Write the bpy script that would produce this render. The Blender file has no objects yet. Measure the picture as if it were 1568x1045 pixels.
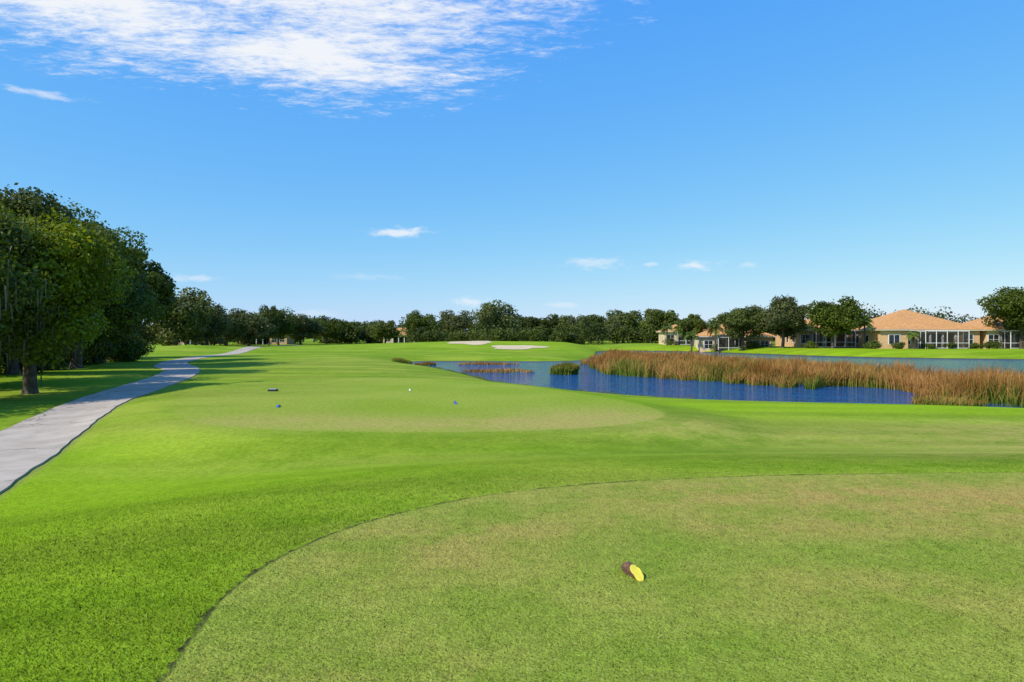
import bpy, math, numpy as np
from mathutils import Vector
rng = np.random.default_rng(7)
scene = bpy.context.scene
COL = scene.collection

# ------------------------------------------------------------------ helpers
def N(nt, t, **kw):
    n = nt.nodes.new(t)
    for k, v in kw.items():
        setattr(n, k, v)
    return n
def setin(nt, sock, v):
    if isinstance(v, bpy.types.NodeSocket):
        nt.links.new(v, sock)
    elif v is not None:
        sock.default_value = v
def M(nt, op, a, b=None, c=None, clamp=False):
    n = N(nt, 'ShaderNodeMath', operation=op, use_clamp=clamp)
    setin(nt, n.inputs[0], a); setin(nt, n.inputs[1], b); setin(nt, n.inputs[2], c)
    return n.outputs[0]
def MR(nt, v, a, b, c=0.0, d=1.0, smooth=True):
    n = N(nt, 'ShaderNodeMapRange', interpolation_type='SMOOTHSTEP' if smooth else 'LINEAR')
    setin(nt, n.inputs[0], v)
    for i, x in enumerate((a, b, c, d)):
        setin(nt, n.inputs[i+1], x)
    return n.outputs[0]
def MIX(nt, f, a, b, mode='MIX'):
    n = N(nt, 'ShaderNodeMix', data_type='RGBA', blend_type=mode)
    setin(nt, n.inputs[0], f)
    setin(nt, n.inputs[6], a if isinstance(a, bpy.types.NodeSocket) else (*a, 1))
    setin(nt, n.inputs[7], b if isinstance(b, bpy.types.NodeSocket) else (*b, 1))
    return n.outputs[2]
def NOISE(nt, vec, scale, detail=3, rough=0.55, dist=0.0):
    n = N(nt, 'ShaderNodeTexNoise')
    if vec is not None: nt.links.new(vec, n.inputs['Vector'])
    n.inputs['Scale'].default_value = scale
    n.inputs['Detail'].default_value = detail
    n.inputs['Roughness'].default_value = rough
    n.inputs['Distortion'].default_value = dist
    return n.outputs[0]
def ATT(nt, name, t='GEOMETRY'):
    return N(nt, 'ShaderNodeAttribute', attribute_name=name, attribute_type=t).outputs['Fac']
def BUMP(nt, h, strength=0.5, dist=0.02):
    n = N(nt, 'ShaderNodeBump')
    n.inputs['Strength'].default_value = strength
    n.inputs['Distance'].default_value = dist
    nt.links.new(h, n.inputs['Height'])
    return n.outputs[0]
def newmat(name):
    m = bpy.data.materials.new(name); m.use_nodes = True
    nt = m.node_tree
    p = nt.nodes['Principled BSDF']
    return m, nt, p
def simple(name, col, rough=0.6, noise=0.12, nscale=6.0, bump=0.0, spec=0.3):
    m, nt, p = newmat(name)
    g = N(nt, 'ShaderNodeNewGeometry').outputs['Position']
    n = NOISE(nt, g, nscale, 4)
    dark = tuple(c*(1-noise*1.5) for c in col); lite = tuple(min(1, c*(1+noise)) for c in col)
    nt.links.new(MIX(nt, MR(nt, n, .3, .7), dark, lite), p.inputs['Base Color'])
    p.inputs['Roughness'].default_value = rough
    p.inputs['Specular IOR Level'].default_value = spec
    if bump: nt.links.new(BUMP(nt, NOISE(nt, g, nscale*4, 3), bump, .02), p.inputs['Normal'])
    return m

def mesh_np(name, V, F, mats, mi=None, attrs=None, smooth=False, link=True, parent=None):
    V = np.asarray(V, dtype=np.float32); F = np.asarray(F, dtype=np.int32)
    me = bpy.data.meshes.new(name)
    k = F.shape[1]
    me.vertices.add(len(V)); me.vertices.foreach_set('co', V.ravel())
    me.loops.add(F.size); me.loops.foreach_set('vertex_index', F.ravel())
    me.polygons.add(len(F))
    me.polygons.foreach_set('loop_start', np.arange(0, F.size, k, dtype=np.int32))
    for m in mats: me.materials.append(m)
    if mi is not None: me.polygons.foreach_set('material_index', np.asarray(mi, dtype=np.int32))
    if attrs:
        for an, av in attrs.items():
            a = me.attributes.new(an, 'FLOAT', 'POINT'); a.data.foreach_set('value', np.asarray(av, dtype=np.float32))
    me.update(calc_edges=True)
    me.polygons.foreach_set('use_smooth', np.full(len(F), smooth, dtype=bool))
    me.validate()
    ob = bpy.data.objects.new(name, me)
    if link: COL.objects.link(ob)
    if parent: ob.parent = parent
    return ob

def chaikin(P, it=3, closed=True):
    P = np.array(P, float)
    for _ in range(it):
        Q = np.roll(P, -1, 0) if closed else P[1:]
        A = P if closed else P[:-1]
        R = np.empty((len(A)*2, P.shape[1]))
        R[0::2] = .75*A+.25*Q; R[1::2] = .25*A+.75*Q
        if not closed: R = np.vstack([P[:1], R, P[-1:]])
        P = R
    return P
def sdf(x, y, poly, closed=True):
    shp = x.shape; x = x.ravel(); y = y.ravel()
    d = np.full(x.shape, 1e18); ins = np.zeros(x.shape, bool)
    n = len(poly)
    for i in range(n if closed else n-1):
        ax, ay = poly[i][:2]; bx, by = poly[(i+1) % n][:2]
        ex, ey = bx-ax, by-ay
        L = ex*ex+ey*ey
        if L < 1e-12: continue
        t = np.clip(((x-ax)*ex+(y-ay)*ey)/L, 0, 1)
        dd = (x-ax-t*ex)**2+(y-ay-t*ey)**2
        d = np.minimum(d, dd)
        if closed and ay != by:
            c = ((ay > y) != (by > y)) & (x < (bx-ax)*(y-ay)/(by-ay)+ax)
            ins ^= c
    d = np.sqrt(d)
    if closed: d = np.where(ins, -d, d)
    return d.reshape(shp)
def sm(t):
    t = np.clip(t, 0, 1); return t*t*(3-2*t)

# ------------------------------------------------------------------ layout (metres)
TEE1 = chaikin([(-1.2,-6),(-1.5,0),(-1.68,3.2),(-1.92,4.4),(-1.78,5.4),(-1.3,6.35),(-.3,7.35),(1.2,7.98),(2.9,8.3),(4.6,8.45),(7,8.52),(14,8.4),(20,7.6),(22,2),(21,-6)], 3)
TEE2 = chaikin([(-7.6,16.4),(-5.5,15.5),(-3.2,15.15),(-1.0,15.1),(1.4,15.6),(3.2,16.8),(4.3,18.4),(4.1,21.4),(2.2,26.4),(-1.6,33),(-5.0,35),(-9,35),(-12.6,32.5),(-12.9,27),(-10.2,20)], 3)
WATER = chaikin([(-12.5,78),(-11.6,74),(-7.9,66.7),(-3.2,52.3),(-1,43.5),(2.8,38.2),(6.9,33.4),(9.5,31.4),(12.1,30.4),(14.8,29.7),(17.5,29),(21.2,27.6),(35,24),(60,19),(120,10),(130,70),(90,80),(64,87),(47,97),(40,119),(31,138),(17,138),(14,112),(10.5,92),(8.5,82),(3,80),(-4,81),(-11,81)], 2)
PATH = chaikin([(-3,-6),(-5.2,1),(-7.3,6),(-9.4,11),(-12.1,17.4),(-15.3,25),(-18.2,34),(-20.6,42),(-24.0,50),(-28.5,57),(-32.5,66),(-36.5,80),(-41,104),(-46,130)], 3, closed=False)
REED = chaikin([(7.4,68),(7.2,56),(7.8,50.6),(10,48),(13.5,45.2),(16.9,39.6),(19.4,37),(20.2,33.5),(18.4,30.4),(21,28.8),(40,24.4),(58,21.4),(58,24.5),(29,32),(27.3,39),(25.2,47),(25,58),(22,74),(16.5,96),(12.6,96),(10.5,82)], 2)

def height(x, y):
    b = -0.8+0.05*np.sin(x*.13+1)*np.sin(y*.11)+0.035*np.sin(x*.31)*np.cos(y*.27+x*.1)
    for cx, cy, sx, sy, h in [(-7,134,24,16,1.45),(-52,112,15,11,.95),(-20,74,12,14,.28),(-33,40,7,8,.25),(12,128,10,12,.5),(-30,150,20,18,.5)]:
        b = b+h*np.exp(-((x-cx)/sx)**2-((y-cy)/sy)**2)
    b = b+0.5*sm((y-70)/30)*sm((x-15)/20)
    dw = sdf(x, y, WATER); d1 = sdf(x, y, TEE1); d2 = sdf(x, y, TEE2)
    w2 = 1-sm(d2/3.2); b = b*(1-w2)+(-.43)*w2
    w1 = 1-sm(d1/7.5); b = b*(1-w1)
    t = np.clip(dw/7, 0, 1); f = t*(2-t)
    z = np.where(dw > 0, -1.3+(b+1.3)*f, -1.3+np.maximum(dw, -5)*.16)
    return z, dw, d1, d2

n = 640
tx = np.linspace(-1, 1, n)*np.arcsinh(1800/9.0)
gx = 9.0*np.sinh(tx)
ty = np.linspace(-np.arcsinh(60/9.0), np.arcsinh(2600/9.0), n)
gy = 9.0*np.sinh(ty)+6
X, Y = np.meshgrid(gx, gy)
Z, DW, D1, D2 = height(X, Y)
def zf(x, y):
    x = np.asarray(x, float); y = np.asarray(y, float)
    i = np.clip(np.searchsorted(gx, x)-1, 0, n-2); j = np.clip(np.searchsorted(gy, y)-1, 0, n-2)
    u = (x-gx[i])/(gx[i+1]-gx[i]); v = (y-gy[j])/(gy[j+1]-gy[j])
    return (Z[j,i]*(1-u)*(1-v)+Z[j,i+1]*u*(1-v)+Z[j+1,i]*(1-u)*v+Z[j+1,i+1]*u*v)
def G(x, y, spots):
    r = np.zeros_like(x)
    for cx, cy, sx, sy, a in spots:
        r = r+a*np.exp(-((x-cx)/sx)**2-((y-cy)/sy)**2)
    return np.clip(r, 0, 1)
DRYS = [(4,7.2,3.5,1.0,1),(7,6,2.2,1.2,.7),(2.4,4.6,1.2,.6,.4),(-.6,5.4,1.0,.8,.65),(12,13.5,5,2.2,1),(14,18,4,2.6,1),(8,11,4,1.5,.6),(-1,16.6,6,1.5,.95),(2.2,18.4,2.5,2.2,.8),(-6,17.8,2,1.7,.5),(-16,60,8,14,.35),(-.8,3.1,.8,.6,.5),(-13,14,1.5,5,.5),(-22,25,5,6,.45),(2,6,3,.35,.45),(5,4,1.5,.4,.45),(-10,27,4,9,.3),(8,17,4,2,.4),(-4,12.6,5,.9,.25),(-3,46,7,5,.3)]
LUSH = [(-6,8,4,5,.5),(6,24,6,3.5,.6),(16,24,7,3.0,1),(26,22,7,3.5,1),(-1,11,6,1.6,.4),(-8,14,2,4,.4),(2.5,5.5,3,.5,.4),(1,3.5,1.2,.5,.35),(4,3.4,1.5,.5,.35),(40,128,60,20,.8),(70,100,40,9,.9)]
def attrs_for(x, y, d1, d2, dw):
    return dict(tee1=d1, tee2=d2, water=dw, dry=G(x, y, DRYS), lush=G(x, y, LUSH), pth=sdf(x, y, PATH, closed=False))

# ------------------------------------------------------------------ turf shader
def turf(nt, T, full=True):
    g = N(nt, 'ShaderNodeNewGeometry').outputs['Position']
    t1, t2, dw, dry, lush, pth = [ATT(nt, a, T) for a in ('tee1','tee2','water','dry','lush','pth')]
    nb = NOISE(nt, g, .16, 2); nm = NOISE(nt, g, 1.3, 3, .62); nf = NOISE(nt, g, 9, 3, .7); nv = NOISE(nt, g, 45, 2, .7)
    rough = MIX(nt, MR(nt, nm, .3, .7), (.145,.255,.006), (.210,.320,.013))
    rough = MIX(nt, MR(nt, nb, .42, .66, 0, .8), rough, (.275,.345,.028))
    rough = MIX(nt, MR(nt, nb, .40, .28, 0, .6), rough, (.125,.235,.006))
    rough = MIX(nt, M(nt, 'MULTIPLY', lush, .8), rough, (.250,.390,.004))
    rough = MIX(nt, M(nt, 'MULTIPLY', dry, MR(nt, nm, .3, .6, .35, .95)), rough, (.39,.35,.075))
    ms = N(nt, 'ShaderNodeMapping'); ms.inputs['Scale'].default_value = (.05, .55, 1); ms.inputs['Rotation'].default_value = (0, 0, .12); nt.links.new(g, ms.inputs[0])
    bands = MR(nt, NOISE(nt, ms.outputs[0], 1.0, 2, .5), .35, .65, .86, 1.10)
    rb = N(nt, 'ShaderNodeVectorMath', operation='SCALE'); nt.links.new(rough, rb.inputs[0]); nt.links.new(bands, rb.inputs['Scale']); rough = rb.outputs[0]
    tee = MIX(nt, MR(nt, nm, .3, .7), (.210,.285,.028), (.300,.335,.050))
    tee = MIX(nt, M(nt, 'MULTIPLY', lush, .85), tee, (.160,.275,.018))
    tee = MIX(nt, M(nt, 'MULTIPLY', dry, MR(nt, nm, .35, .62, .3, 1)), tee, (.40,.295,.075))
    teeb = MIX(nt, MR(nt, nb, .35, .65), (.230,.320,.022), (.285,.350,.038))
    teeb = MIX(nt, M(nt, 'MULTIPLY', dry, MR(nt, nm, .25, .6, .45, .95)), teeb, (.38,.325,.080))
    wob = M(nt, 'MULTIPLY', M(nt, 'SUBTRACT', nf, .5), .10)
    e1 = M(nt, 'ADD', t1, wob)
    m1 = MR(nt, e1, .01, -.01)
    xs = N(nt, 'ShaderNodeSeparateXYZ'); nt.links.new(g, xs.inputs[0])
    m2 = MR(nt, M(nt, 'ADD', t2, M(nt, 'MULTIPLY', wob, 4)), .09, -.09)
    m2 = M(nt, 'MULTIPLY', m2, MR(nt, M(nt, 'ADD', xs.outputs[0], M(nt, 'MULTIPLY', nm, 3)), -10, -4.5, .25, 1))
    col2 = MR(nt, M(nt, 'ABSOLUTE', M(nt, 'SUBTRACT', t2, .35)), .2, .55, .4, 0)
    col2 = M(nt, 'MULTIPLY', col2, MR(nt, xs.outputs[0], -9, -4, 0, 1))
    rough = MIX(nt, col2, rough, (.13,.23,.006))
    c = MIX(nt, m2, rough, teeb)
    c = MIX(nt, m1, c, tee)
    v = M(nt, 'ADD', M(nt, 'MULTIPLY', nf, .55), M(nt, 'MULTIPLY', nv, .6))
    v = MR(nt, v, .35, .85, .60, 1.46, smooth=False)
    cc = N(nt, 'ShaderNodeVectorMath', operation='SCALE'); nt.links.new(c, cc.inputs[0]); nt.links.new(v, cc.inputs['Scale'])
    c = cc.outputs[0]
    fl = MR(nt, NOISE(nt, g, 28, 2, .75), .58, .72)
    c = MIX(nt, M(nt, 'MULTIPLY', fl, M(nt, 'ADD', M(nt, 'MULTIPLY', m1, .34), .10)), c, (.50,.40,.14))
    wid = MR(nt, NOISE(nt, g, 3.5, 2, .7), .35, .65, .014, .040)
    ed = MR(nt, M(nt, 'ABSOLUTE', e1), M(nt, 'MULTIPLY', wid, .3), wid, 1, 0)
    fade = MR(nt, xs.outputs[0], 3.2, 7.0, 1, .12)
    ed = M(nt, 'MULTIPLY', ed, M(nt, 'MULTIPLY', fade, MR(nt, nf, .35, .6, 1, .5)))
    c = MIX(nt, ed, c, (.05,.048,.018))
    c = MIX(nt, MR(nt, M(nt, 'ADD', dw, M(nt, 'MULTIPLY', wob, 4)), .45, .1), c, (.10,.085,.03))
    c = MIX(nt, MR(nt, M(nt, 'ADD', pth, M(nt, 'MULTIPLY', wob, 3)), 1.32, 1.08, 0, .7), c, (.24,.21,.08))
    return c, nf, nv

gm, nt, p = newmat('grass_ground')
c, nf, nv = turf(nt, 'GEOMETRY')
nt.links.new(c, p.inputs['Base Color']); p.inputs['Roughness'].default_value = .9; p.inputs['Specular IOR Level'].default_value = .06
nt.links.new(BUMP(nt, M(nt, 'ADD', nf, nv), .6, .03), p.inputs['Normal'])

idx = np.arange(n*n).reshape(n, n)
F = np.stack([idx[:-1,:-1], idx[:-1,1:], idx[1:,1:], idx[1:,:-1]], -1).reshape(-1, 4)
V = np.stack([X, Y, Z], -1).reshape(-1, 3)
A = {k: v.ravel() for k, v in attrs_for(X, Y, D1, D2, DW).items()}
mesh_np('ground', V, F, [gm], attrs=A, smooth=True)

# ------------------------------------------------------------------ turf blades around the near tee (one mesh)
bm_, nt, p = newmat('grass_blades')
c, _, _ = turf(nt, 'GEOMETRY')
rt = ATT(nt, 'tint')
sc = N(nt, 'ShaderNodeVectorMath', operation='SCALE'); nt.links.new(c, sc.inputs[0]); nt.links.new(MR(nt, rt, 0, 1, .70, 1.75, smooth=False), sc.inputs['Scale'])
c = MIX(nt, MR(nt, rt, .90, .95, 0, .5), sc.outputs[0], (.55,.46,.16))
out = nt.nodes['Material Output']
dif = N(nt, 'ShaderNodeBsdfDiffuse'); nt.links.new(c, dif.inputs[0])
upn = N(nt, 'ShaderNodeCombineXYZ'); upn.inputs[2].default_value = 1; nt.links.new(upn.outputs[0], dif.inputs['Normal'])
nt.links.new(dif.outputs[0], out.inputs[0])
Nb = 480000
u = rng.random(Nb)
yy = 2.2+(u**1.5)*10.5
xx = (rng.random(Nb)*2-1)*(yy*.84+1.3)
_, dw_, d1_, d2_ = height(xx, yy)
keep = ((np.abs(d1_+.02*np.sin(xx*9)+.012*np.sin(yy*23)) > .022) | (xx > 5.5)) & (sdf(xx, yy, PATH, closed=False) > 1.12)
xx, yy, d1_, d2_, dw_ = [q[keep] for q in (xx, yy, d1_, d2_, dw_)]
nb = len(xx); zz = zf(xx, yy)
fade = 1-sm((yy-5)/7.5)*.92
a = rng.uniform(0, 2*math.pi, nb); h = rng.uniform(.006, .018, nb)*np.where(d1_ < 0, .8, 1.35)*fade; w = rng.uniform(.0012, .0026, nb)*(1+yy*.07)
ln = rng.uniform(.3, 1.6, nb)*h; la = rng.uniform(0, 2*math.pi, nb)
V = np.stack([np.stack([xx-np.cos(a)*w, yy-np.sin(a)*w, zz-.003], -1), np.stack([xx+np.cos(a)*w, yy+np.sin(a)*w, zz-.003], -1), np.stack([xx+np.cos(la)*ln, yy+np.sin(la)*ln, zz+h], -1)], 1).reshape(-1, 3)
at = {k_: np.repeat(v_, 3) for k_, v_ in attrs_for(xx, yy, d1_, d2_, dw_).items()}
at['tint'] = np.repeat(rng.random(nb), 3)
mesh_np('grass_turf', V, np.arange(nb*3).reshape(-1, 3), [bm_], attrs=at)

# ------------------------------------------------------------------ cart path
pm, nt, p = newmat('path_concrete')
g = N(nt, 'ShaderNodeNewGeometry').outputs['Position']
cc = MIX(nt, MR(nt, NOISE(nt, g, .9, 5, .65), .3, .7), (.38,.31,.235), (.51,.425,.33))
cc = MIX(nt, MR(nt, NOISE(nt, g, 30, 3, .7), .5, .8, 0, .35), cc, (.25,.21,.17))
vo = N(nt, 'ShaderNodeTexVoronoi', feature='DISTANCE_TO_EDGE'); vo.inputs['Scale'].default_value = .22
wv = N(nt, 'ShaderNodeVectorMath', operation='ADD'); nz = N(nt, 'ShaderNodeTexNoise'); nz.inputs['Scale'].default_value = 1.6; nz.inputs['Detail'].default_value = 5
nt.links.new(g, nz.inputs['Vector']); nt.links.new(g, wv.inputs[0]); nt.links.new(nz.outputs[1], wv.inputs[1]); nt.links.new(wv.outputs[0], vo.inputs['Vector'])
cr = MR(nt, vo.outputs[0], .002, .008, 1, 0)
cc = MIX(nt, M(nt, 'MULTIPLY', cr, .7), cc, (.11,.09,.07))
jt = ATT(nt, 'along'); fr = M(nt, 'FRACT', M(nt, 'DIVIDE', jt, 3.0))
jn = MR(nt, M(nt, 'ABSOLUTE', M(nt, 'SUBTRACT', fr, .5)), .003, .008, .6, 0)
cc = MIX(nt, jn, cc, (.13,.11,.09))
nt.links.new(cc, p.inputs['Base Color']); p.inputs['Roughness'].default_value = .9; p.inputs['Specular IOR Level'].default_value = .15
nt.links.new(BUMP(nt, NOISE(nt, g, 60, 3), .3, .01), p.inputs['Normal'])
P = PATH; seg = np.r_[0, np.cumsum(np.hypot(*np.diff(P, axis=0).T))]
s = np.arange(0, seg[-1], .25); C = np.stack([np.interp(s, seg, P[:,0]), np.interp(s, seg, P[:,1])], -1)
T_ = np.gradient(C, axis=0); T_ /= np.linalg.norm(T_, axis=1)[:, None]; Nn = np.stack([T_[:,1], -T_[:,0]], -1)
offs = np.array([-1.1,-1.1,-.55,0,.55,1.1,1.1]); rows = []
wide = 1+.35*np.exp(-((s-66)/5)**2)
for k, o in enumerate(offs):
    q = C+Nn*(o*wide*(1+.02*np.sin(s*1.7+o*3)+.012*np.sin(s*5.3+o)))[:, None]
    zq = zf(q[:,0], q[:,1])+(.035 if k not in (0,6) else -.1)
    rows.append(np.c_[q, zq])
V = np.stack(rows, 1).reshape(-1, 3); m_ = len(offs)
ii = np.arange(len(s)*m_).reshape(len(s), m_)
F = np.stack([ii[:-1,:-1], ii[:-1,1:], ii[1:,1:], ii[1:,:-1]], -1).reshape(-1, 4)
mesh_np('cart_path', V, F, [pm], attrs=dict(along=np.repeat(s, m_)))

# ------------------------------------------------------------------ sand bunkers
sand = simple('bunker_sand', (.60,.47,.29), .95, .1, 1.2, .3, .1)
for cx_, cy_, rx, ry in [(0.9,117.5,4.6,4.2),(-7.6,128,4.2,4.6),(-60,180,4,6)]:
    R = 10; K = 48; ang = np.linspace(0, 2*math.pi, K, endpoint=False)
    rr = 1+.16*np.sin(ang*3+cx_)+.1*np.sin(ang*5+2)
    V = []
    for j in range(R+1):
        f = j/R
        px_ = cx_+rx*f*rr*np.cos(ang); py_ = cy_+ry*f*rr*np.sin(ang)
        V.append(np.c_[px_, py_, zf(px_, py_)+.05])
    V = np.concatenate(V); ii = np.arange((R+1)*K).reshape(R+1, K)
    F = np.stack([ii[:-1], np.roll(ii[:-1], -1, 1), np.roll(ii[1:], -1, 1), ii[1:]], -1).reshape(-1, 4)
    mesh_np('sand_bunker', V, F[:, ::-1], [sand])

# ------------------------------------------------------------------ water
wm, nt, p = newmat('pond_water')
g = N(nt, 'ShaderNodeNewGeometry').outputs['Position']
p.inputs['Base Color'].default_value = (.008,.070,.215,1); p.inputs['Roughness'].default_value = .06; p.inputs['IOR'].default_value = 1.33
mp = N(nt, 'ShaderNodeMapping'); mp.inputs['Scale'].default_value = (1, 1.6, 1); mp.inputs['Rotation'].default_value = (0,0,.4); nt.links.new(g, mp.inputs[0])
h = M(nt, 'ADD', NOISE(nt, mp.outputs[0], 2.2, 3, .6), M(nt, 'MULTIPLY', NOISE(nt, mp.outputs[0], .5, 2), 2.0))
nt.links.new(BUMP(nt, h, 1.0, .42), p.inputs['Normal'])
xs = np.linspace(-22, 140, 60); ys = np.linspace(2, 148, 60); XX, YY = np.meshgrid(xs, ys)
ii = np.arange(3600).reshape(60, 60)
mesh_np('pond_water', np.stack([XX, YY, np.full_like(XX, -1.3)], -1).reshape(-1, 3), np.stack([ii[:-1,:-1], ii[:-1,1:], ii[1:,1:], ii[1:,:-1]], -1).reshape(-1, 4), [wm], smooth=True)

# ------------------------------------------------------------------ reeds
rm, nt, p = newmat('reed_blades')
tn = ATT(nt, 'tint'); hh = ATT(nt, 'hh'); gr = ATT(nt, 'green')
dead = MIX(nt, tn, (.24,.10,.026), (.58,.31,.10))
grn = MIX(nt, tn, (.07,.13,.016), (.22,.28,.04))
k = MR(nt, M(nt, 'SUBTRACT', hh, gr), -.35, .45)
cc = MIX(nt, k, grn, dead)
out = nt.nodes['Material Output']
dif = N(nt, 'ShaderNodeBsdfDiffuse'); tr = N(nt, 'ShaderNodeBsdfTranslucent'); mx = N(nt, 'ShaderNodeMixShader'); mx.inputs[0].default_value = .3
nt.links.new(cc, dif.inputs[0]); nt.links.new(cc, tr.inputs[0]); nt.links.new(dif.outputs[0], mx.inputs[1]); nt.links.new(tr.outputs[0], mx.inputs[2]); nt.links.new(mx.outputs[0], out.inputs[0])
def reeds(name, poly, count, hmin, hmax, green, w0=.014, clump=.5, gaps=0.0):
    poly = np.asarray(poly); lo = poly.min(0); hi = poly.max(0)
    pts = np.empty((0, 2))
    while len(pts) < count:
        q = rng.random((count, 2))*(hi-lo)+lo
        q = q[rng.random(count) < np.clip((34/np.maximum(np.hypot(q[:,0]*.6, q[:,1]), 20))**1.3, .12, 1)]
        dd = sdf(q[:,0], q[:,1], poly)
        wob = .9*np.sin(q[:,0]*1.3+q[:,1]*.7)+.6*np.sin(q[:,0]*3.1-q[:,1]*1.9)
        dens = .5+.5*np.sin(q[:,0]*.9+2*np.sin(q[:,1]*.5))*np.sin(q[:,1]*.8+q[:,0]*.3)
        hole = np.sin(q[:,0]*.37+1.1*np.sin(q[:,1]*.23))*np.sin(q[:,1]*.21+.9*np.sin(q[:,0]*.29)+.7)
        q = q[(dd+wob*min(1, (hi-lo).min()*.1) < 0) & (rng.random(len(q)) < dens+clump*.2) & ((gaps == 0) | (hole < 1-gaps))]
        pts = np.vstack([pts, q])
    q = pts[:count]; q = q+rng.normal(0, .05, q.shape); m = len(q)
    hv = .5+.5*np.sin(q[:,0]*.75+1.3*np.sin(q[:,1]*.41))*np.cos(q[:,1]*.5)
    fine_ = .5+.5*np.sin(q[:,0]*2.9+2*np.sin(q[:,1]*1.7))
    H = hmin+(hmax-hmin)*np.clip(.45*hv+.20*fine_+.50*rng.random(m)**2.2, 0, 1.15)
    edge = np.clip(-sdf(q[:,0], q[:,1], poly)/1.2, 0, 1); H = H*(.60+.40*edge)
    a = rng.uniform(0, 2*math.pi, m); la = rng.normal(.4, 1.5, m); lean = np.abs(rng.normal(0, .28, m))*H
    sc_ = 1+np.clip(q[:,1]-35, 0, 60)*.022
    V = np.empty((m, 8, 3)); hhv = np.empty((m, 8))
    zb = np.maximum(-1.35, zf(q[:,0], q[:,1])-.02)
    for j, f in enumerate((0, .4, .75, 1.0)):
        cx_ = q[:,0]+np.cos(la)*lean*f*f*1.3; cy_ = q[:,1]+np.sin(la)*lean*f*f*1.3; cz = zb+H*f*(1-.18*f*lean/H)
        w = w0*(1.0, 1.0, .8, .25)[j]*sc_
        V[:, j*2, 0] = cx_-np.cos(a)*w; V[:, j*2, 1] = cy_-np.sin(a)*w; V[:, j*2, 2] = cz
        V[:, j*2+1, 0] = cx_+np.cos(a)*w; V[:, j*2+1, 1] = cy_+np.sin(a)*w; V[:, j*2+1, 2] = cz
        hhv[:, j*2:j*2+2] = f
    b = np.arange(m)[:, None]*8
    F = np.concatenate([b+np.array([[j*2, j*2+1, j*2+3, j*2+2]]) for j in range(3)], 0)
    gg = green(q[:,0], q[:,1])+rng.normal(0, .25, m)
    patch = .22*np.sin(q[:,0]*.9+q[:,1]*.35)+.14*np.sin(q[:,0]*2.3-q[:,1])
    return mesh_np(name, V.reshape(-1, 3), F, [rm], attrs=dict(tint=np.repeat(np.clip(rng.normal(.45, .26, m)+patch, 0, 1), 8), hh=hhv.ravel(), green=np.repeat(gg, 8)))
gfun = lambda x, y: .25+.65*np.exp(-((x-9)/3.0)**2-((y-52)/5)**2)+.5*np.sin(x*.8)*np.sin(y*.45+x*.2)+.25*np.exp(-((x-17)/2)**2)
reeds('reed_bed', REED, 68000, .5, 1.6, gfun, gaps=.42)
circ = lambda cx_, cy_, rx, ry: np.array([(cx_+rx*math.cos(t), cy_+ry*math.sin(t)) for t in np.linspace(0, 2*math.pi, 20, endpoint=False)])
reeds('reed_clump', circ(4.3, 54.5, 1.15, 1.6), 2200, .6, 1.45, lambda x, y: x*0+1.0, .02)
reeds('reed_clump', circ(-1.2, 58, 3.0, 3.0), 1100, .08, .34, lambda x, y: x*0+.25, .02)
reeds('reed_clump', circ(-2.2, 73, 3.6, 2.0), 1200, .10, .36, lambda x, y: x*0+.3, .02)
reeds('reed_clump', circ(-12.0, 74.5, 1.0, 1.5), 1200, .3, .7, lambda x, y: x*0+1.0, .02)
reeds('reed_clump', circ(-8.9, 71, 1.1, 1.0), 900, .2, .5, lambda x, y: x*0+.6, .02)
reeds('reed_clump', circ(19, 29.4, 1.6, .7), 1500, .2, .9, lambda x, y: x*0+.7, .012)
# ragged uncut grass along the near shore
wp = WATER; seg2 = []
for i in range(len(wp)):
    a0, b0 = wp[i], wp[(i+1) % len(wp)]
    if max(a0[1], b0[1]) < 70 and max(a0[0], b0[0]) < 62: seg2.append((a0, b0))
Ls = np.array([np.hypot(*(b0-a0)) for a0, b0 in seg2]); pick = rng.choice(len(seg2), 9000, p=Ls/Ls.sum()); uu = rng.random(9000)[:, None]
sp_ = np.array([seg2[i][0] for i in pick])*(1-uu)+np.array([seg2[i][1] for i in pick])*uu+rng.normal(0, .13, (9000, 2))
hb = rng.uniform(.04, .16, 9000)*(.6+.6*np.sin(sp_[:,0]*2.1)**2); ab = rng.uniform(0, 6.28, 9000); zb_ = np.maximum(zf(sp_[:,0], sp_[:,1]), -1.31)-.02
Vb = np.stack([np.c_[sp_[:,0]-np.cos(ab)*.012, sp_[:,1]-np.sin(ab)*.012, zb_], np.c_[sp_[:,0]+np.cos(ab)*.012, sp_[:,1]+np.sin(ab)*.012, zb_], np.c_[sp_[:,0]+rng.normal(0,.04,9000), sp_[:,1]+rng.normal(0,.04,9000), zb_+hb]], 1).reshape(-1, 3)
mesh_np('shore_grass', Vb, np.arange(27000).reshape(-1, 3), [rm], attrs=dict(tint=np.repeat(rng.random(9000), 3), hh=np.tile([0,0,1.], 9000), green=np.repeat(rng.uniform(.6, 1.6, 9000), 3)))

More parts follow.
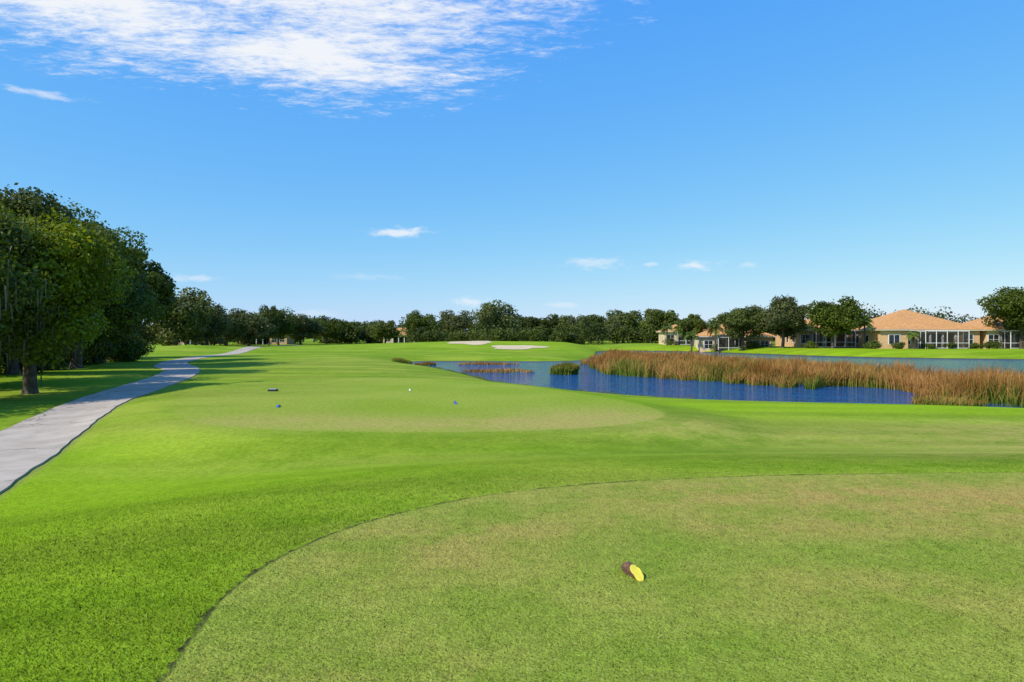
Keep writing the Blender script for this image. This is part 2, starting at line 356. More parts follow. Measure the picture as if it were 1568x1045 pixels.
# ------------------------------------------------------------------ trees
def leafmat(name, dark, light, trans=.3):
    m, nt, p = newmat(name)
    tn = ATT(nt, 'tint')
    oi = N(nt, 'ShaderNodeObjectInfo').outputs['Random']
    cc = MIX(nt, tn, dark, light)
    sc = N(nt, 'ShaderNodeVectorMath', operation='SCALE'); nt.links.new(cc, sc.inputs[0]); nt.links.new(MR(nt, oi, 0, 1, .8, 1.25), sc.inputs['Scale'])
    cc = sc.outputs[0]
    p.inputs['Roughness'].default_value = .55; p.inputs['Specular IOR Level'].default_value = .2
    nt.links.new(cc, p.inputs['Base Color'])
    tr = N(nt, 'ShaderNodeBsdfTranslucent'); mx = N(nt, 'ShaderNodeMixShader'); mx.inputs[0].default_value = trans
    t2 = N(nt, 'ShaderNodeVectorMath', operation='MULTIPLY'); nt.links.new(cc, t2.inputs[0]); t2.inputs[1].default_value = (1.4, 1.3, .5)
    nt.links.new(t2.outputs[0], tr.inputs[0])
    nt.links.new(p.outputs[0], mx.inputs[1]); nt.links.new(tr.outputs[0], mx.inputs[2]); nt.links.new(mx.outputs[0], nt.nodes['Material Output'].inputs[0])
    return m
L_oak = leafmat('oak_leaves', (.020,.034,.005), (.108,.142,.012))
L_brt = leafmat('bright_oak_leaves', (.055,.085,.004), (.300,.360,.012), .4)  # brighter, yellower leaf colours than the other oaks
L_far = leafmat('distant_leaves', (.032,.050,.010), (.130,.160,.026))
L_grey = leafmat('grey_oak_leaves', (.050,.065,.020), (.165,.185,.055))
L_palm = leafmat('palm_leaves', (.045,.085,.012), (.16,.22,.03))
L_moss = leafmat('hanging_moss', (.06,.065,.04), (.15,.155,.10), .2)
bark = simple('tree_bark', (.10,.08,.06), .95, .3, 5, .8)

def tube(p0, p1, r0, r1, K=7, segs=4, bend=0.0, rg=rng):
    p0 = np.array(p0, float); p1 = np.array(p1, float)
    d = p1-p0; L = np.linalg.norm(d); d /= max(L, 1e-6)
    a = np.array([1, 0, 0.]) if abs(d[0]) < .8 else np.array([0, 1., 0])
    u = np.cross(d, a); u /= np.linalg.norm(u); v = np.cross(d, u)
    off = (u*rg.normal()+v*rg.normal())*bend*L
    V = []
    for j in range(segs+1):
        f = j/segs; c_ = p0+(p1-p0)*f+off*math.sin(math.pi*f); r = r0+(r1-r0)*f
        t = np.linspace(0, 2*math.pi, K, endpoint=False)
        V.append(c_+r*(np.cos(t)[:, None]*u+np.sin(t)[:, None]*v))
    ii = np.arange((segs+1)*K).reshape(segs+1, K)
    F = np.stack([ii[:-1], np.roll(ii[:-1], -1, 1), np.roll(ii[1:], -1, 1), ii[1:]], -1).reshape(-1, 4)
    return np.concatenate(V), F
def leafquads(Pp, Nr, size, rg, asp=.7):
    m = len(Pp)
    r = rg.normal(size=(m, 3)); T = np.cross(Nr, r); T /= np.linalg.norm(T, axis=1)[:, None]+1e-9
    B = np.cross(Nr, T)
    s = (size*rg.uniform(.6, 1.35, m))[:, None]
    V = np.stack([Pp-T*s*.5, Pp-B*s*.5*asp, Pp+T*s*.5, Pp+B*s*.5*asp], 1).reshape(-1, 3)
    return V, np.arange(m*4).reshape(-1, 4)
def crown(rg, c0, rx, ry, rz, nblob, nleaf, size, flat=.8, bs=(.25,.45), low=.75, zmin=None):
    d = rg.normal(size=(nblob, 3)); d /= np.linalg.norm(d, axis=1)[:, None]
    flip = (d[:,2] < -.2) & (rg.random(nblob) > low); d[flip, 2] *= -1
    f = rg.uniform(.15, .86, nblob)[:, None]
    f[:nblob//2] = rg.uniform(.62, .95, (nblob//2, 1))
    E = np.array([rx, ry, rz]); C_ = np.array(c0)+d*f*E
    R_ = rg.uniform(*bs, nblob)*min(rx, ry)*(1.3-.68*f[:,0])
    w = R_**2; w /= w.sum(); bi = rg.choice(nblob, nleaf, p=w)
    dd = rg.normal(size=(nleaf, 3)); dd /= np.linalg.norm(dd, axis=1)[:, None]
    lump = 1+.28*np.sin(dd[:,0]*5+bi)*np.sin(dd[:,1]*5+bi*2)*np.sin(dd[:,2]*4+bi)
    rad = R_[bi]*(.45+.62*np.sqrt(rg.random(nleaf)))*lump
    stray = rg.random(nleaf) < .06; rad[stray] *= rg.uniform(1.05, 1.35, stray.sum())
    Pp = C_[bi]+dd*rad[:, None]*np.array([1.12, 1.12, flat])
    if zmin is not None:
        lowm = Pp[:,2] < zmin; Pp[lowm, 2] = zmin+np.abs(rg.normal(0, .12, lowm.sum()))*rz*.5
    Nr = dd*.9+rg.normal(size=(nleaf, 3))*.6+np.array([0, 0, .25]); Nr /= np.linalg.norm(Nr, axis=1)[:, None]
    V, F = leafquads(Pp, Nr, size, rg)
    bt = rg.random(nblob)
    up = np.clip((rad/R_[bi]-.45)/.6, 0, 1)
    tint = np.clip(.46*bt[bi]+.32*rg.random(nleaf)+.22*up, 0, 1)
    return V, F, np.repeat(tint, 4), C_, R_
def build_tree(name, seed, h, r, th, nleaf, size, lm, nblob=34, tr=None, moss=0, link=True, bs=(.25,.45), asp=1.0, low=.75):
    rg = np.random.default_rng(seed)
    rz = (h-th)/2*1.0; cz = th+(h-th)*.5
    V, F, tt, C_, R_ = crown(rg, (0, 0, cz), r, r*asp, rz, nblob, nleaf, size, bs=bs, low=low, zmin=th*.75)
    Vs, Fs, ts, ms = [V], [F], [tt], [np.zeros(len(F))]; nv_ = len(V)
    def add(Va, Fa, t, mi_):
        nonlocal nv_
        Vs.append(Va); Fs.append(Fa+nv_); ts.append(np.full(len(Va), t) if np.isscalar(t) else t); ms.append(np.full(len(Fa), mi_)); nv_ += len(Va)
    tr = tr or h*.03
    zt = th+(h-th)*.35
    top = np.array([rg.normal()*.25, rg.normal()*.25, zt])
    a_, b_ = tube((0, 0, -.4), (0, 0, .35), tr*1.7, tr*1.1, 9, 3, 0, rg); add(a_, b_, 0, 1)
    a_, b_ = tube((0, 0, .3), top, tr*1.12, tr*.7, 9, 5, .05, rg); add(a_, b_, 0, 1)
    hi_ = np.where(C_[:,2] > th+.2*(h-th))[0]
    order = rg.permutation(hi_)[:16]
    for k in order:
        st = np.array([0, 0, .3])+(top-np.array([0, 0, .3]))*rg.uniform(.55, 1)
        a_, b_ = tube(st, C_[k], tr*.45, tr*.08, 6, 5, .10, rg); add(a_, b_, 0, 1)
    if moss:
        k = rg.choice(len(C_), moss); lowr = C_[k]+rg.normal(size=(moss, 3))*R_[k][:, None]*.5-np.array([0, 0, 1])*R_[k][:, None]*.35
        L = np.minimum(rg.uniform(.3, .9, moss), np.maximum(lowr[:,2]-.4, .05)); a = rg.uniform(0, 6.28, moss); w = .03
        dx = np.stack([np.cos(a)*w, np.sin(a)*w, a*0], -1); dn = np.stack([rg.normal(size=moss)*.05, rg.normal(size=moss)*.05, -L], -1)
        Vm = np.stack([lowr-dx, lowr+dx, lowr+dx*.3+dn, lowr-dx*.3+dn], 1).reshape(-1, 3)
        add(Vm, np.arange(moss*4).reshape(-1, 4), np.repeat(rg.random(moss), 4), 2)
    return mesh_np(name, np.concatenate(Vs), np.concatenate(Fs), [lm, bark, L_moss], np.concatenate(ms), dict(tint=np.concatenate(ts)), link=link)
def place(ob, x, y, rz=0, s=1, dz=0):
    ob.location = (x, y, float(zf(x, y))+dz); ob.rotation_euler = (0, 0, rz); ob.scale = (s, s, s)

# large oaks on the left
for (x, y, h, r, th, nl, sz, lm, nb_, ms) in [
    (-21.6,25.6,7.8,3.9,1.2,40000,.17,L_oak,50,1400),
    (-20.9,29.6,8.2,3.4,1.5,42000,.17,L_brt,50,300),
    (-30.0,41,10.9,4.6,.7,42000,.22,L_oak,50,400),
    (-33.2,52,12.7,5.2,.9,46000,.26,L_oak,54,300),
    (-37.4,62,12.9,4.4,.7,36000,.29,L_oak,46,200),
    (-42.4,77,12.3,3.9,1.0,26000,.32,L_oak,38,100),
    (-27.5,33,8.8,4.3,.6,26000,.23,L_oak,40,100),
    (-43,54,12,5.5,1.0,20000,.34,L_oak,40,0),
    (-50,72,12,6,1.0,16000,.38,L_oak,36,0),
    (-24.5,18.5,7.5,3.8,1.4,18000,.22,L_oak,34,100)]:  # last one is off-frame, added to fill the shadow under the oaks
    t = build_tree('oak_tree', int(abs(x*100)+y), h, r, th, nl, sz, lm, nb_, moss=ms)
    place(t, x, y, 0)
def build_bush(name, seed, h, r, nleaf, size, lm, link=True):
    rg = np.random.default_rng(seed)
    V, F, tt, C_, R_ = crown(rg, (0, 0, h*.42), r, r, h*.55, 12, nleaf, size, bs=(.35,.6))
    return mesh_np(name, V, F, [lm], None, dict(tint=tt), link=link)
for x, y, h, r in [(-38,66,3.0,2.4),(-41,71,3.2,2.4),(-37,58,2.6,2.2),(-34,48,2.4,2.2),(-45,76,3.5,3),(-38,48,3.4,3),(-32,39,2.8,2.8),(-44,62,3.5,3.5),(-28,27,3.0,2.8),(-27,31,2.6,2.6),(-31,43,2.4,2.2)]:
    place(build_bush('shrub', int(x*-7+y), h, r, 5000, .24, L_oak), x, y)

variants = []
for k in range(7):
    lm = [L_far, L_grey, L_oak][k % 3]
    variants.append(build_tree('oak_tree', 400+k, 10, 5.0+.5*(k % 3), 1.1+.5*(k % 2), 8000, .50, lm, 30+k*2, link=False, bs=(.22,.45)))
def var_tree(x, y, h, r, k, name='oak_tree'):
    o = bpy.data.objects.new(name, variants[k % 7].data); COL.objects.link(o)
    o.location = (x, y, float(zf(x, y))-.1); o.rotation_euler = (0, 0, (x*3.7+y) % 6.28)
    rr = r/(5.0+.5*(k % 3)); o.scale = (rr, rr, h/10.0)
far = [(-69,140,12.9,7.6,1),(-67,150,10.0,5.6,4),(-69,165,9.5,5.6,1),(-67.5,175,8.8,6,4),(-65,190,10.8,5.2,2),(-65.5,184,11.6,2.8,3),(-62,200,9.2,6.2,1),(-58.4,215,8.9,5.8,5),(-54.8,232,8.0,6,0),
 (-40,215,8.1,4.8,3),(-27,200,10.0,6.0,5),(-17.3,215,10.9,6.6,1),(-4.8,208,13.2,7.6,4),(6.5,220,9.6,6.5,0),(15.3,225,10.3,5.5,3),(25,215,9.0,6.5,6),(34.4,210,10.6,6.0,3),(42,195,10.6,5.4,0),(55,222,8.4,6.5,3),(20,205,8.6,3.5,1),(30,203,8.2,3.2,4)]
for a_ in far: var_tree(*a_)
for (x, y, h, r, sd, lm) in [(40.9,121,7.9,4.2,11,L_far),(46.4,117,8.6,4.3,12,L_grey),(52.6,112,8.6,4.6,13,L_oak),(78.4,105.0,9.6,5.4,14,L_oak),(36.0,137,6.2,2.8,15,L_far),(46,141,7.4,4.4,16,L_far)]:
    t = build_tree('oak_tree', sd, h, r, 1.7, 17000, .34, lm, 42, bs=(.22,.42)); place(t, x, y)

Vs, Fs, ts, ms = [], [], [], []; off = 0
rg = np.random.default_rng(99)
def addmass(x, y, h, r, nl, sz):
    global off
    nb_ = 14
    V, F, tt, C_, R_ = crown(rg, (0, 0, h*.48), r, r, h*.5, nb_, nl, sz, bs=(.35,.6), low=1)
    z0 = float(zf(x, y)); V = V+np.array([x, y, z0])
    Vs.append(V); Fs.append(F+off); ts.append(np.clip(tt*.7+rg.uniform(-.15, .55), 0, 1.3)); ms.append(np.zeros(len(F))); off += len(V)
    a_, b_ = tube((x, y, z0-.3), (x, y, z0+h*.6), h*.03, h*.015, 5, 2, .05, rg)
    Vs.append(a_); Fs.append(b_+off); ts.append(np.zeros(len(a_))); ms.append(np.ones(len(b_))); off += len(a_)
for x in np.arange(-330, 420, 5.0):
    y = 285+rg.uniform(-25, 25)+abs(x)*.05
    addmass(x+rg.uniform(-3, 3), y, rg.uniform(6.0, 10.8), rg.uniform(4, 7), 1100, .95)
for x in np.arange(-30, 64, 2.8):
    addmass(x+rg.uniform(-1, 1), 192+rg.uniform(-6, 8), rg.uniform(3.0, 7.0), rg.uniform(2.4, 4.4), 900, .55)
for x in np.arange(-64, -28, 3.2):
    addmass(x+rg.uniform(-1, 1), 238+rg.uniform(-8, 8), rg.uniform(3.2, 6.5), rg.uniform(2.8, 4.4), 800, .6)
for x in np.arange(-120, -30, 5.0):
    addmass(x, 250+rg.uniform(-12, 12)+(x+30)*.5, rg.uniform(5, 9), rg.uniform(3.5, 5), 1100, .7)
for y in np.arange(90, 240, 6.0):
    addmass(-74-rg.uniform(0, 8)-(y-90)*.0, y, rg.uniform(6, 9), rg.uniform(4, 6), 1600, .5)
for x in np.arange(58, 150, 5.0):
    addmass(x, 160+rg.uniform(-6, 6), rg.uniform(7, 9.6), rg.uniform(4, 6), 1500, .55)
mesh_np('distant_tree_line', np.concatenate(Vs), np.concatenate(Fs), [L_far, bark], np.concatenate(ms), dict(tint=np.concatenate(ts)))

def palm(seed, x, y, h, fl, nf=16):
    rg = np.random.default_rng(seed); Vs, Fs, ts, ms = [], [], [], []; off = 0
    a_, b_ = tube((0, 0, -.2), (rg.normal()*.1, 0, h), .17, .12, 8, 6, .02, rg)
    Vs.append(a_); Fs.append(b_); ts.append(np.zeros(len(a_))); ms.append(np.ones(len(b_))); off += len(a_)
    for k in range(nf):
        az = k*2.399; el = rg.uniform(-.3, 1.2)
        dirh = np.array([math.cos(az), math.sin(az), 0]); side = np.array([-math.sin(az), math.cos(az), 0])
        pts = []
        for j in range(15):
            f = j/14; pts.append(np.array([0, 0, h])+dirh*fl*f*math.cos(el*.8)*(1-.15*f)+np.array([0, 0, 1])*(fl*f*math.sin(el)-fl*.75*f*f))
        for j in range(1, 15):
            for sgn in (-1, 1):
                L = fl*.34*math.sin(math.pi*min(.95, j/15+.12)); a = pts[j-1]; b = pts[j]
                e = side*sgn*L+dirh*L*.5+np.array([0, 0, -L*.45])
                V = np.array([a, b, b*.45+a*.55+e*1.0, a+e*.95]); Vs.append(V); Fs.append(np.array([[0, 1, 2, 3]])+off); ts.append(np.full(4, rg.random())); ms.append(np.zeros(1)); off += 4
    o = mesh_np('palm_tree', np.concatenate(Vs), np.concatenate(Fs), [L_palm, bark], np.concatenate(ms), dict(tint=np.concatenate(ts)))
    place(o, x, y)
for k, (x, y, h, fl) in enumerate([(37.4,125.5,4.6,2.2),(35.5,145,3.6,2.0),(63.0,107.0,2.4,1.5),(32.5,143,3.6,2.0),(57.2,110.5,4.3,1.8),(33.6,128,3.6,1.9)]):
    palm(50+k, x, y, h, fl)
for x, y, h, r in [(57,108,1.2,1.2),(61,107.6,1.0,.9),(65.6,107.5,.9,.8),(69,107,1.1,1.1),(72,106.6,.9,.9),(75,106.5,1.2,1.3),(82,105.5,1.2,1.2),(50,114,1.1,1.1),(43,122,1.3,1.4),(38,126,1.2,1.4),(85,106.5,1.0,1.0),(34,146,1.4,1.8)]:
    place(build_bush('shrub', int(x*11), h, r, 1400, .2, L_far), x, y)

# ------------------------------------------------------------------ houses
stucco = simple('stucco_wall', (.66,.41,.21), .9, .06, 2, .2)
stucco2 = simple('stucco_cream', (.70,.52,.30), .9, .06, 2, .2)
white = simple('white_trim', (.80,.78,.74), .6, .04, 3)
fascia = simple('fascia_paint', (.70,.62,.50), .6, .04, 3)
glass, nt, p = newmat('window_glass'); p.inputs['Base Color'].default_value = (.02,.025,.03,1); p.inputs['Roughness'].default_value = .05
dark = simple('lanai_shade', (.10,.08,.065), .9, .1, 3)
rf, nt, p = newmat('clay_tile_roof')
tc = N(nt, 'ShaderNodeTexCoord').outputs['Object']
rc = MIX(nt, MR(nt, NOISE(nt, tc, 2.5, 5, .7), .3, .7), (.50,.23,.075), (.68,.36,.135))
rc = MIX(nt, MR(nt, NOISE(nt, tc, .5, 3), .45, .7, 0, .4), rc, (.42,.23,.11))
wv = N(nt, 'ShaderNodeTexWave', wave_type='BANDS', bands_direction='Z'); wv.inputs['Scale'].default_value = 1.9; nt.links.new(tc, wv.inputs['Vector'])
wv2 = N(nt, 'ShaderNodeTexWave', wave_type='BANDS', bands_direction='X'); wv2.inputs['Scale'].default_value = 1.1; nt.links.new(tc, wv2.inputs['Vector'])
rc = MIX(nt, MR(nt, wv.outputs[1], .0, .35, .3, 0), rc, (.24,.12,.06))
nt.links.new(rc, p.inputs['Base Color']); p.inputs['Roughness'].default_value = .9; p.inputs['Specular IOR Level'].default_value = .15
nt.links.new(BUMP(nt, M(nt, 'ADD', wv.outputs[1], wv2.outputs[1]), .5, .05), p.inputs['Normal'])
screen, nt, p = newmat('insect_screen')
dfs = N(nt, 'ShaderNodeBsdfDiffuse'); dfs.inputs[0].default_value = (.06,.055,.05,1); tp = N(nt, 'ShaderNodeBsdfTransparent'); mx = N(nt, 'ShaderNodeMixShader'); mx.inputs[0].default_value = .45
nt.links.new(tp.outputs[0], mx.inputs[1]); nt.links.new(dfs.outputs[0], mx.inputs[2]); nt.links.new(mx.outputs[0], nt.nodes['Material Output'].inputs[0])

class Part:
    def __init__(s): s.V = []; s.F = []; s.n = 0
    def box(s, x0, x1, y0, y1, z0, z1):
        v = [(x0,y0,z0),(x1,y0,z0),(x1,y1,z0),(x0,y1,z0),(x0,y0,z1),(x1,y0,z1),(x1,y1,z1),(x0,y1,z1)]
        f = [(0,3,2,1),(4,5,6,7),(0,1,5,4),(1,2,6,5),(2,3,7,6),(3,0,4,7)]
        s.V += v; s.F += [tuple(i+s.n for i in q) for q in f]; s.n += 8
    def quad(s, *v):
        s.V += list(v); s.F.append(tuple(range(s.n, s.n+4))); s.n += 4
    def make(s, name, mat, par):
        if s.V: return mesh_np(name, s.V, s.F, [mat], parent=par)
def hip(P_, Fa, x0, x1, y0, y1, z, pitch=.42, oh=.55):
    x0 -= oh; x1 += oh; y0 -= oh; y1 += oh
    Fa.box(x0, x1, y0, y1, z-.02, z+.17)
    z = z+.172; w = x1-x0; d = y1-y0; m = min(w, d)/2-.02; hgt = m*pitch
    if w >= d: a = (x0+m, (y0+y1)/2, z+hgt); b = (x1-m, (y0+y1)/2, z+hgt)
    else: a = ((x0+x1)/2, y0+m, z+hgt); b = ((x0+x1)/2, y1-m, z+hgt)
    e_ = .02
    A_, B_, C_, D_ = (x0-.04,y0-.04,z),(x1+.04,y0-.04,z),(x1+.04,y1+.04,z),(x0-.04,y1+.04,z)
    if w >= d:
        a2 = (a[0], a[1]+e_, a[2]); b2 = (b[0], b[1]+e_, b[2])
        P_.quad(A_, B_, b, a); P_.quad(C_, D_, a2, b2); P_.quad(B_, C_, b2, b); P_.quad(D_, A_, a, a2); P_.quad(a, b, b2, a2)
    else:
        a2 = (a[0]+e_, a[1], a[2]); b2 = (b[0]+e_, b[1], b[2])
        P_.quad(A_, B_, a2, a); P_.quad(C_, D_, b, b2); P_.quad(B_, C_, b2, a2); P_.quad(D_, A_, a, b); P_.quad(a, a2, b2, b)
def house(x, y, rot, w=15, d=12, wing=None, lanai=(5, 6), cage=True, wallm=stucco, z=None):
    e = bpy.data.objects.new('stucco_house', None); COL.objects.link(e)
    e.location = (x, y, float(zf(x, y))+.05 if z is None else z); e.rotation_euler = (0, 0, math.radians(rot))
    W, R_, Fa, Wh, Gl, Dk, Sc = [Part() for _ in range(7)]
    H = 2.85
    lx0, lx1 = lanai
    ld = 3.0
    W.box(0, lx0, 0, d, -.3, H); W.box(lx1, w, 0, d, -.3, H); W.box(lx0+.001, lx1-.001, ld, d-.01, -.3, H)
    W.box(lx0+.001, lx1-.001, .01, .35, H-.45, H-.02)
    hip(R_, Fa, 0, w, 0, d, H)
    k = lx0+.3
    while k < lx1-.9:
        Gl.box(k+.06, k+.94, ld-.04, ld-.01, .1, 2.25); Wh.box(k, k+.06, ld-.08, ld-.003, .05, 2.3); k += 1.0
    Wh.box(lx0+.3, lx1-.3, ld-.08, ld-.003, 2.3, 2.4)
    for cx_ in np.linspace(lx0+.15, lx1-.15, 4):
        Wh.box(cx_-.12, cx_+.12, -.02, .24, -.05, H-.46)
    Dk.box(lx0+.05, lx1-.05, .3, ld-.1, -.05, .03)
    def win(cx_, wd, zb, zt):
        Gl.box(cx_-wd/2, cx_+wd/2, -.02, .05, zb, zt)
        for a_, b_, c_, d_ in [(cx_-wd/2-.09, cx_-wd/2, zb-.08, zt+.08), (cx_+wd/2, cx_+wd/2+.09, zb-.08, zt+.08), (cx_-wd/2, cx_+wd/2, zt, zt+.08), (cx_-wd/2, cx_+wd/2, zb-.08, zb), (cx_-.025, cx_+.025, zb, zt)]:
            Wh.box(a_, b_, -.06, .04, c_, d_)
        Wh.box(cx_-wd/2, cx_+wd/2, -.05, -.021, (zb+zt)/2-.02, (zb+zt)/2+.02)
    for cx_ in ([lx0/2] if lx0 < 5 else [lx0*.3, lx0*.72]): win(cx_, 1.5, .7, 2.15)
    if w-lx1 > 2: 
        for cx_ in ([(lx1+w)/2] if w-lx1 < 5 else [lx1+(w-lx1)*.28, lx1+(w-lx1)*.72]): win(cx_, 1.4, .7, 2.15)
    for cy_ in (3, 7):
        Gl.box(-.02, .05, cy_-.6, cy_+.6, .8, 2.1); Wh.box(-.05, .03, cy_-.7, cy_-.6, .7, 2.2); Wh.box(-.05, .03, cy_+.6, cy_+.7, .7, 2.2); Wh.box(-.05, .03, cy_-.6, cy_+.6, 2.1, 2.2); Wh.box(-.05, .03, cy_-.6, cy_+.6, .7, .8)
    if wing:
        a0, a1, wy, wd = wing
        W.box(a0, a1, -wy, -.001, -.3, H-.05); hip(R_, Fa, a0, a1, -wy, d*.45, H+.03, .44)
        cm = (a0+a1)/2
        Gl.box(cm-.8, cm+.8, -wy-.02, -wy+.05, .7, 2.15)
        for q in [(cm-.9, cm-.8, .62, 2.25), (cm+.8, cm+.9, .62, 2.25), (cm-.8, cm+.8, 2.15, 2.25), (cm-.8, cm+.8, .62, .7), (cm-.03, cm+.03, .7, 2.15)]:
            Wh.box(q[0], q[1], -wy-.06, -wy+.04, q[2], q[3])
    if cage:
        c0, c1, cd, ch = lx0-.2, lx1+.2, 3.2, 2.75
        xs_ = np.linspace(c0, c1, max(3, int((c1-c0)/1.5)+1))
        for q in xs_:
            Wh.box(q-.045, q+.045, -cd-.035, -cd+.035, 0, ch); Wh.box(q-.03, q+.03, -cd+.036, -.6, ch-.07, ch-.0)
        for zq in (.05, .85, ch+.002): Wh.box(c0-.03, c1+.03, -cd-.03, -cd+.03, zq, zq+.07)
        for q in (c0, c1):
            Wh.box(q-.03, q+.03, -cd+.04, -.05, .85, .9); Wh.box(q-.035, q+.035, -cd/2-.03, -cd/2+.03, 0, ch-.08)
            Sc.quad((q, -cd, 0), (q, -.02, 0), (q, -.02, ch), (q, -cd, ch))
        Sc.quad((c0, -cd+.01, 0), (c1, -cd+.01, 0), (c1, -cd+.01, ch), (c0, -cd+.01, ch)); Sc.quad((c0, -cd, ch-.1), (c1, -cd, ch-.1), (c1, -.6, ch-.1), (c0, -.6, ch-.1))
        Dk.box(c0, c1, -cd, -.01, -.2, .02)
    W.make('walls', wallm, e); R_.make('roof', rf, e); Fa.make('fascia', fascia, e); Wh.make('trim_and_frames', white, e); Gl.make('windows', glass, e); Dk.make('porch_floor', dark, e); Sc.make('screen_panels', screen, e)
house(59.0,111.0,-6,16,16,wing=(0.2,4.4,1.6,4),lanai=(6.5,12.5))
house(75.8,109.0,-8,16,15,wing=(10,15,1.8,4),lanai=(2,8),wallm=stucco2)
house(50.5,120,-6,14,15,lanai=(2,8))
house(35.3,128,-8,13,13,lanai=(3,8),wallm=stucco2)
house(34.5,155,-6,12,11,lanai=(3,9),wallm=stucco2)
house(93.5,107,-10,15,12,lanai=(3,9))
house(-102,205,10,13,10,lanai=(3,9),cage=False)
house(-43,228,5,12,10,lanai=(3,9),cage=False,wallm=stucco2)
house(-82,205,5,14,10,lanai=(3,9),cage=False)

# ------------------------------------------------------------------ tee markers
def paint(nm, col):
    m, nt, p = newmat(nm); g = N(nt, 'ShaderNodeTexCoord').outputs['Object']
    cc = MIX(nt, MR(nt, NOISE(nt, g, 60, 4), .62, .72), col, (.25,.18,.08)); nt.links.new(cc, p.inputs['Base Color']); p.inputs['Roughness'].default_value = .5
    nt.links.new(BUMP(nt, NOISE(nt, g, 90, 3), .25, .004), p.inputs['Normal'])
    return m
barkm, nt, p = newmat('log_bark'); g = N(nt, 'ShaderNodeTexCoord').outputs['Object']
nt.links.new(MIX(nt, MR(nt, NOISE(nt, g, 70, 5, .7), .35, .7), (.05,.025,.015), (.26,.13,.08)), p.inputs['Base Color']); p.inputs['Roughness'].default_value = .95
nt.links.new(BUMP(nt, NOISE(nt, g, 60, 4), 1, .01), p.inputs['Normal'])
def log_marker(name, x, y, rot, pm_, s=1.0, seed=0, back=1.0):
    rg = np.random.default_rng(seed); K = 24; S = 9; R = .036*s; L = .075*s
    t = np.linspace(0, 2*math.pi, K, endpoint=False); rr = R*(1+.07*np.sin(3*t+1)+.05*rg.normal(size=K))
    V = []
    for j in range(S):
        f = j/(S-1)
        yb = L*back+L*.12*np.sin(t*2+seed)
        yf = -L*.25+np.sin(t)*L*.75
        yy_ = yf+(yb-yf)*f
        rj = rr*(1+.04*rg.normal(size=K))*(1 if j < S-1 else .93)
        V.append(np.stack([rj*np.cos(t), yy_, rj*np.sin(t)+R*.82], -1))
    V = np.concatenate(V); F = []
    for j in range(S-1):
        for k in range(K): F.append((j*K+k, j*K+(k+1) % K, (j+1)*K+(k+1) % K, (j+1)*K+k))
    me = bpy.data.meshes.new(name)
    allF = [tuple(q) for q in F]+[tuple(range(K))[::-1], tuple(range((S-1)*K, S*K))]
    me.from_pydata([tuple(v) for v in V], [], allF); me.materials.append(barkm); me.materials.append(pm_)
    me.polygons[len(F)].material_index = 1; me.polygons[len(F)+1].material_index = 0
    me.update(); o = bpy.data.objects.new(name, me); COL.objects.link(o); place(o, x, y, math.radians(rot), 1, .004)
    return o
yel = paint('yellow_paint', (.85,.68,.05)); blu = paint('blue_paint', (.05,.12,.34)); whi = paint('white_paint', (.8,.8,.78))
log_marker('tee_marker', .87, 4.80, 22, yel, 1.12, 1, 1.5)
log_marker('tee_marker', -1.78, 21.4, 10, blu, 1.3, 2)
log_marker('tee_marker', -7.0, 20.4, -10, blu, 1.2, 3)
log_marker('tee_marker', -4.0, 26.7, 5, whi, .9, 4)
e = bpy.data.objects.new('yardage_plaque', None); COL.objects.link(e); e.location = (-9.25, 26.4, float(zf(-9.25, 26.4)))
a_ = Part(); a_.box(-.17,.17,-.1,.1,0,.07); a_.make('base', simple('plaque_black', (.03,.03,.035), .5), e)
a_ = Part(); a_.box(-.14,.14,-.085,.085,.073,.10); a_.make('top_plate', simple('plaque_grey', (.35,.36,.40), .4), e)
a_ = Part(); a_.box(-.06,.06,-.06,.06,-.2,1.1); a_.box(-.3,.3,-.09,-.061,.6,1.0); o = a_.make('bank_sign', simple('sign_dark', (.05,.05,.06), .6), None); o.location = (36.5,120,float(zf(36.5,120)))

# ------------------------------------------------------------------ sun + sky
EL = math.radians(41); hx, hy = .84, .54
L = Vector((hx*math.cos(EL), hy*math.cos(EL), -math.sin(EL)))
sl = bpy.data.lights.new('sun', 'SUN'); sl.energy = 5.0; sl.angle = math.radians(.5); sl.color = (1, .94, .83)
so = bpy.data.objects.new('sun', sl); COL.objects.link(so); so.rotation_euler = L.to_track_quat('-Z', 'Y').to_euler()
w = bpy.data.worlds.new('World'); scene.world = w; w.use_nodes = True; nt = w.node_tree
bg = nt.nodes['Background']
sky = N(nt, 'ShaderNodeTexSky', sky_type='NISHITA'); sky.sun_disc = False; sky.sun_elevation = EL; sky.sun_rotation = math.atan2(-hx, -hy)
sky.air_density = 1.0; sky.dust_density = .3; sky.ozone_density = 3.0; sky.altitude = 0
tc = N(nt, 'ShaderNodeTexCoord').outputs['Generated']
sp = N(nt, 'ShaderNodeSeparateXYZ'); nt.links.new(tc, sp.inputs[0])
az = M(nt, 'ARCTAN2', sp.outputs[0], sp.outputs[1]); el = M(nt, 'ARCSINE', sp.outputs[2])
def comb(a, b, c=0.0):
    q = N(nt, 'ShaderNodeCombineXYZ'); setin(nt, q.inputs[0], a); setin(nt, q.inputs[1], b); setin(nt, q.inputs[2], c); return q.outputs[0]
zc = M(nt, 'MAXIMUM', sp.outputs[2], .02)
plane = comb(M(nt, 'DIVIDE', sp.outputs[0], zc), M(nt, 'DIVIDE', sp.outputs[1], zc))
sk = N(nt, 'ShaderNodeMapping'); sk.inputs['Rotation'].default_value = (0, 0, .35); sk.inputs['Scale'].default_value = (1, 1.9, 1); nt.links.new(plane, sk.inputs[0])
w1 = NOISE(nt, sk.outputs[0], 1.6, 6, .68, .5); w2 = NOISE(nt, sk.outputs[0], 8, 5, .76, .3)
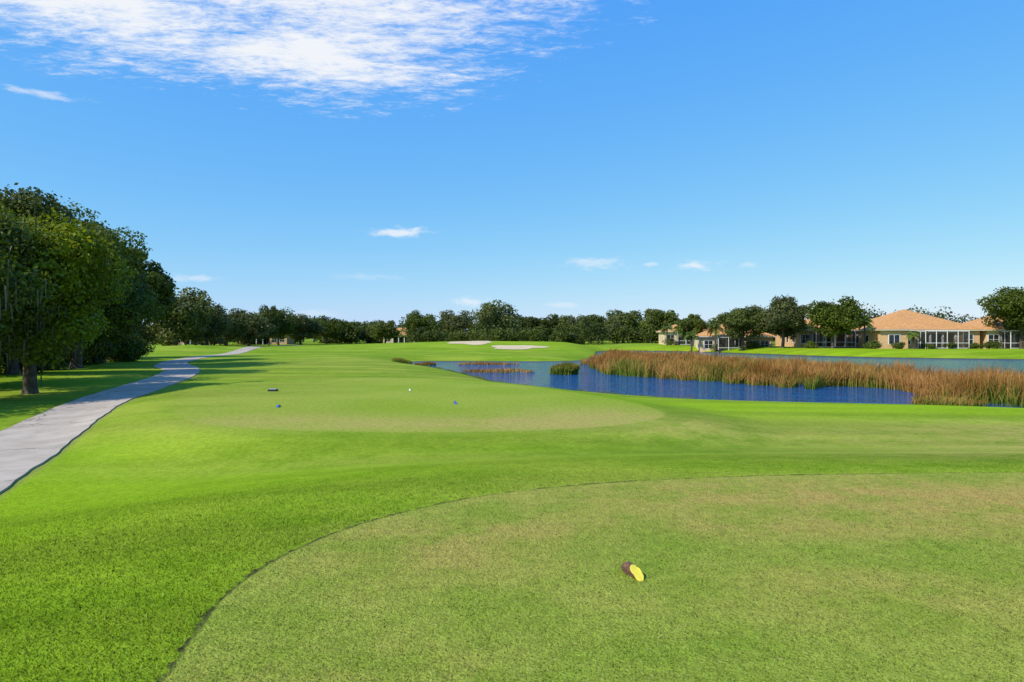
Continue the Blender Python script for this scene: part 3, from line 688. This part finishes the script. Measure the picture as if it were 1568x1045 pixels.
def ell(a0, e0, ra, re):
    a = M(nt, 'DIVIDE', M(nt, 'SUBTRACT', az, a0), ra); b = M(nt, 'DIVIDE', M(nt, 'SUBTRACT', el, e0), re)
    return M(nt, 'SUBTRACT', 1.0, M(nt, 'SQRT', M(nt, 'ADD', M(nt, 'MULTIPLY', a, a), M(nt, 'MULTIPLY', b, b))))
big = M(nt, 'MAXIMUM', ell(-.32, .475, .46, .13), M(nt, 'MAXIMUM', ell(-.27, .375, .28, .065), ell(-.52,.40,.28,.085)))
bn = M(nt, 'ADD', M(nt, 'MULTIPLY', M(nt, 'SUBTRACT', w1, .5), 2.6), M(nt, 'MULTIPLY', M(nt, 'SUBTRACT', w2, .5), 3.2))
cl = MR(nt, M(nt, 'ADD', M(nt, 'MULTIPLY', big, 1.8), bn), .0, 1.65)
fine = NOISE(nt, comb(M(nt, 'MULTIPLY', az, 1.0), M(nt, 'MULTIPLY', el, 2.6)), 38, 4, .6, .2)
small = None
for a0, e0, ra, re, amp in [(-.160,.149,.055,.0095,.9),(.120,.106,.055,.012,.5),(.263,.099,.034,.009,.8),(-.06,.050,.035,.010,.7),(-.605,.284,.055,.006,.6),(-.433,.077,.03,.007,.5),(-.21,.085,.07,.006,.25),(.20,.103,.016,.004,.5),(.33,.098,.02,.005,.4),(.07,.045,.03,.006,.4),(-.3,.03,.08,.008,.3),(.45,.04,.06,.006,.3)]:
    v = M(nt, 'MULTIPLY', MR(nt, M(nt, 'ADD', ell(a0, e0, ra, re), M(nt, 'MULTIPLY', M(nt, 'SUBTRACT', fine, .5), 2.6)), .0, 1.1), amp)
    small = v if small is None else M(nt, 'MAXIMUM', small, v)
cloud = M(nt, 'MAXIMUM', M(nt, 'MULTIPLY', cl, .95), M(nt, 'MULTIPLY', small, .85))
s3 = N(nt, 'ShaderNodeSeparateColor'); nt.links.new(sky.outputs[0], s3.inputs[0])
c3 = N(nt, 'ShaderNodeCombineColor')
for i, (gain, gam) in enumerate([(9.6, 1.06), (9.6, .58), (9.7, .04)]):
    q = M(nt, 'MULTIPLY', s3.outputs[i], .1); q = M(nt, 'POWER', q, gam); q = M(nt, 'MULTIPLY', q, gain); nt.links.new(q, c3.inputs[i])
fin = MIX(nt, cloud, c3.outputs[0], (9.2, 9.4, 9.7))
nt.links.new(fin, bg.inputs[0]); bg.inputs[1].default_value = .10

# ------------------------------------------------------------------ camera
cam = bpy.data.cameras.new('camera'); cam.lens = 24; cam.sensor_width = 36; cam.clip_end = 6000; cam.clip_start = .05
co = bpy.data.objects.new('camera', cam); COL.objects.link(co); co.location = (0, 0, 1.7); co.rotation_euler = (math.radians(90-.41), 0, 0)
scene.camera = co
scene.view_settings.view_transform = 'Standard'; scene.view_settings.look = 'None'; scene.view_settings.exposure = 0
